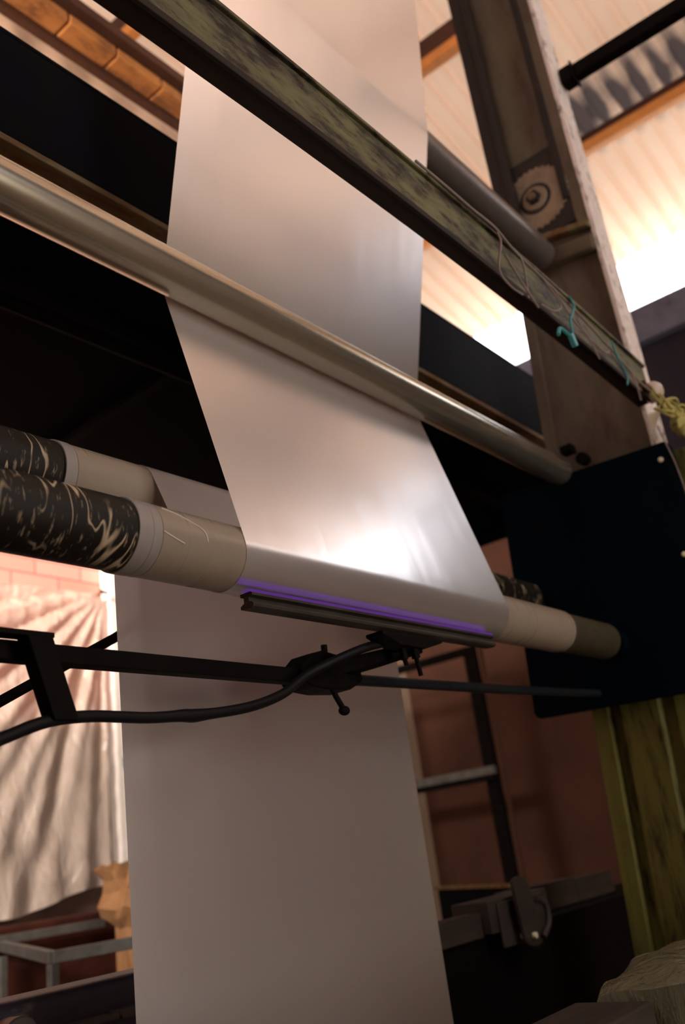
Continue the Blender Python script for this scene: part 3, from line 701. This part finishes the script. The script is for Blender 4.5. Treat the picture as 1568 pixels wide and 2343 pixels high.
# ------------------------------------------------------------------ right background
t = thing('machine_bed', 'dark machine bed with worn bright edges low on the right', 'machine', (4, 2.4, 0))
obj('cabinet', box(B(), (3.0, 2.20, 0), (6.0, 2.6, 1.13)), 'black_steel', t, bevel=0.01)
obj('guide', box(B(), (2.95, 2.16, 1.131), (3.50, 2.24, 1.225)), 'wood_brown', t, bevel=0.004)
obj('guide', box(B(), (3.505, 2.12, 1.14), (4.02, 2.30, 1.262)), 'wood_brown', t, bevel=0.004)
obj('guide_pad', box(B(), (3.56, 2.105, 1.08), (3.95, 2.119, 1.25)), 'aluminium_dark', t, bevel=0.004)
obj('guide', box(B(), (4.10, 2.34, 1.131), (4.78, 2.44, 1.255)), 'wood_brown', t, bevel=0.004)
obj('guide', box(B(), (4.79, 2.34, 1.131), (5.25, 2.46, 1.245)), 'wood_brown', t, bevel=0.004)

t = thing('inner_tray', 'open dark steel tray with a pale rim behind the machine bed', 'tray', (5.4, 3.6, 0.9))
obj('rim', bar(B(), (6.2, 4.16, 1.21), (5.43, 3.08, 1.21), 0.05, 0.02), 'flange_rust', t)
obj('side', loft(B(), [[(6.2, 4.16, z), (5.43, 3.08, z), (5.46, 3.06, z), (6.23, 4.14, z)] for z in (0.0, 1.195)]), 'navy_paint', t)
obj('pan', box(B(), (3.6, 2.62, 0.6), (5.42, 3.05, 0.7)), 'navy_paint', t)
t = thing('latch_link', 'oval steel link plate with a slot standing on the machine bed', 'link', (4.2, 2.1, 1.1))
g = B(); pr = []
for k in range(12): a = math.pi * k / 11; pr.append((0.045 * math.cos(a), 0.20 + 0.045 * math.sin(a)))
for k in range(12): a = math.pi + math.pi * k / 11; pr.append((0.06 * math.cos(a), -0.19 + 0.06 * math.sin(a)))
loft(g, [[(3.70 - 0.10 * q + p_ * 1.3, 2.05 + yy, 1.20 + q * 0.56) for p_, q in pr] for yy in (0, 0.02)])
obj('plate', g, 'wood_brown', t, bevel=0.004)
obj('pin', tube(B(), [(3.705, 2.035, 1.105), (3.705, 2.19, 1.105)], 0.012, 12), 'bolt_pale', t, True)
obj('grip', tube(B(), spline([(3.76, 2.04, 1.24), (3.82, 2.03, 1.21), (3.82, 2.03, 1.14), (3.77, 2.04, 1.09)]), 0.014, 10), 'aluminium_dark', t, True)

t = thing('rack_frame', 'black upright rack frame with a pale shelf rail against the brown wall', 'rack', (7.5, 4.6, 0))
obj('post', box(B(), (7.5, 4.21, 0), (7.56, 4.33, 3.13)), 'black_steel', t)
obj('post', box(B(), (7.5, 5.5, 0), (7.56, 5.58, 3.13)), 'black_steel', t)
obj('top_rail', box(B(), (7.5, 4.21, 3.131), (7.56, 5.58, 3.20)), 'black_steel', t)
obj('shelf_rail', box(B(), (7.44, 4.205, 2.03), (7.497, 5.58, 2.10)), 'table_steel', t)
obj('shelf_lip', box(B(), (7.44, 4.205, 1.98), (7.497, 5.58, 2.029)), 'black_steel', t)
obj('edge_strip', box(B(), (7.57, 4.17, 0), (7.60, 4.20, 3.3)), 'wall_brown', t)

# wrapped bundle on a plank, bottom right
t = thing('timber_plank', 'worn dark brown plank running into the bottom right corner', 'plank', (2.2, 1.05, 1.0))
obj('board', box(B(), (1.3, 0.99, 0.98), (2.29, 1.19, 1.10)), 'wood_brown', t, bevel=0.006)
obj('block', box(B(), (1.6, 1.0, 0.0), (1.72, 1.18, 0.979)), 'wood_brown', t)
bm = B(); rings = []
for i in range(40):
    x = 2.295 + i * 0.04; r = []
    for k in range(28):
        a = 2 * math.pi * k / 28; ca, sa = math.cos(a), math.sin(a); e = (abs(ca) ** 5.5 + abs(sa) ** 5.5) ** (-1 / 5.5)
        wob = 1 + 0.03 * math.sin(3 * a + x * 9) + 0.02 * math.sin(x * 23 + 5 * a) + random.uniform(-.006, .006)
        s = 1 if i > 1 else 0.93 + .035 * i
        r.append((x + 0.02 * sa, 1.00 + 0.195 * ca * e * wob * s, 0.852 + (0.29 + .02 * min(1, i / 20)) * sa * e * wob * s))
    rings.append(r)
tag(obj('wrapped_bundle', loft(bm, rings), 'wrap_plastic', None, True), 'bundle wrapped in glossy clear plastic in the bottom right corner', 'bundle')
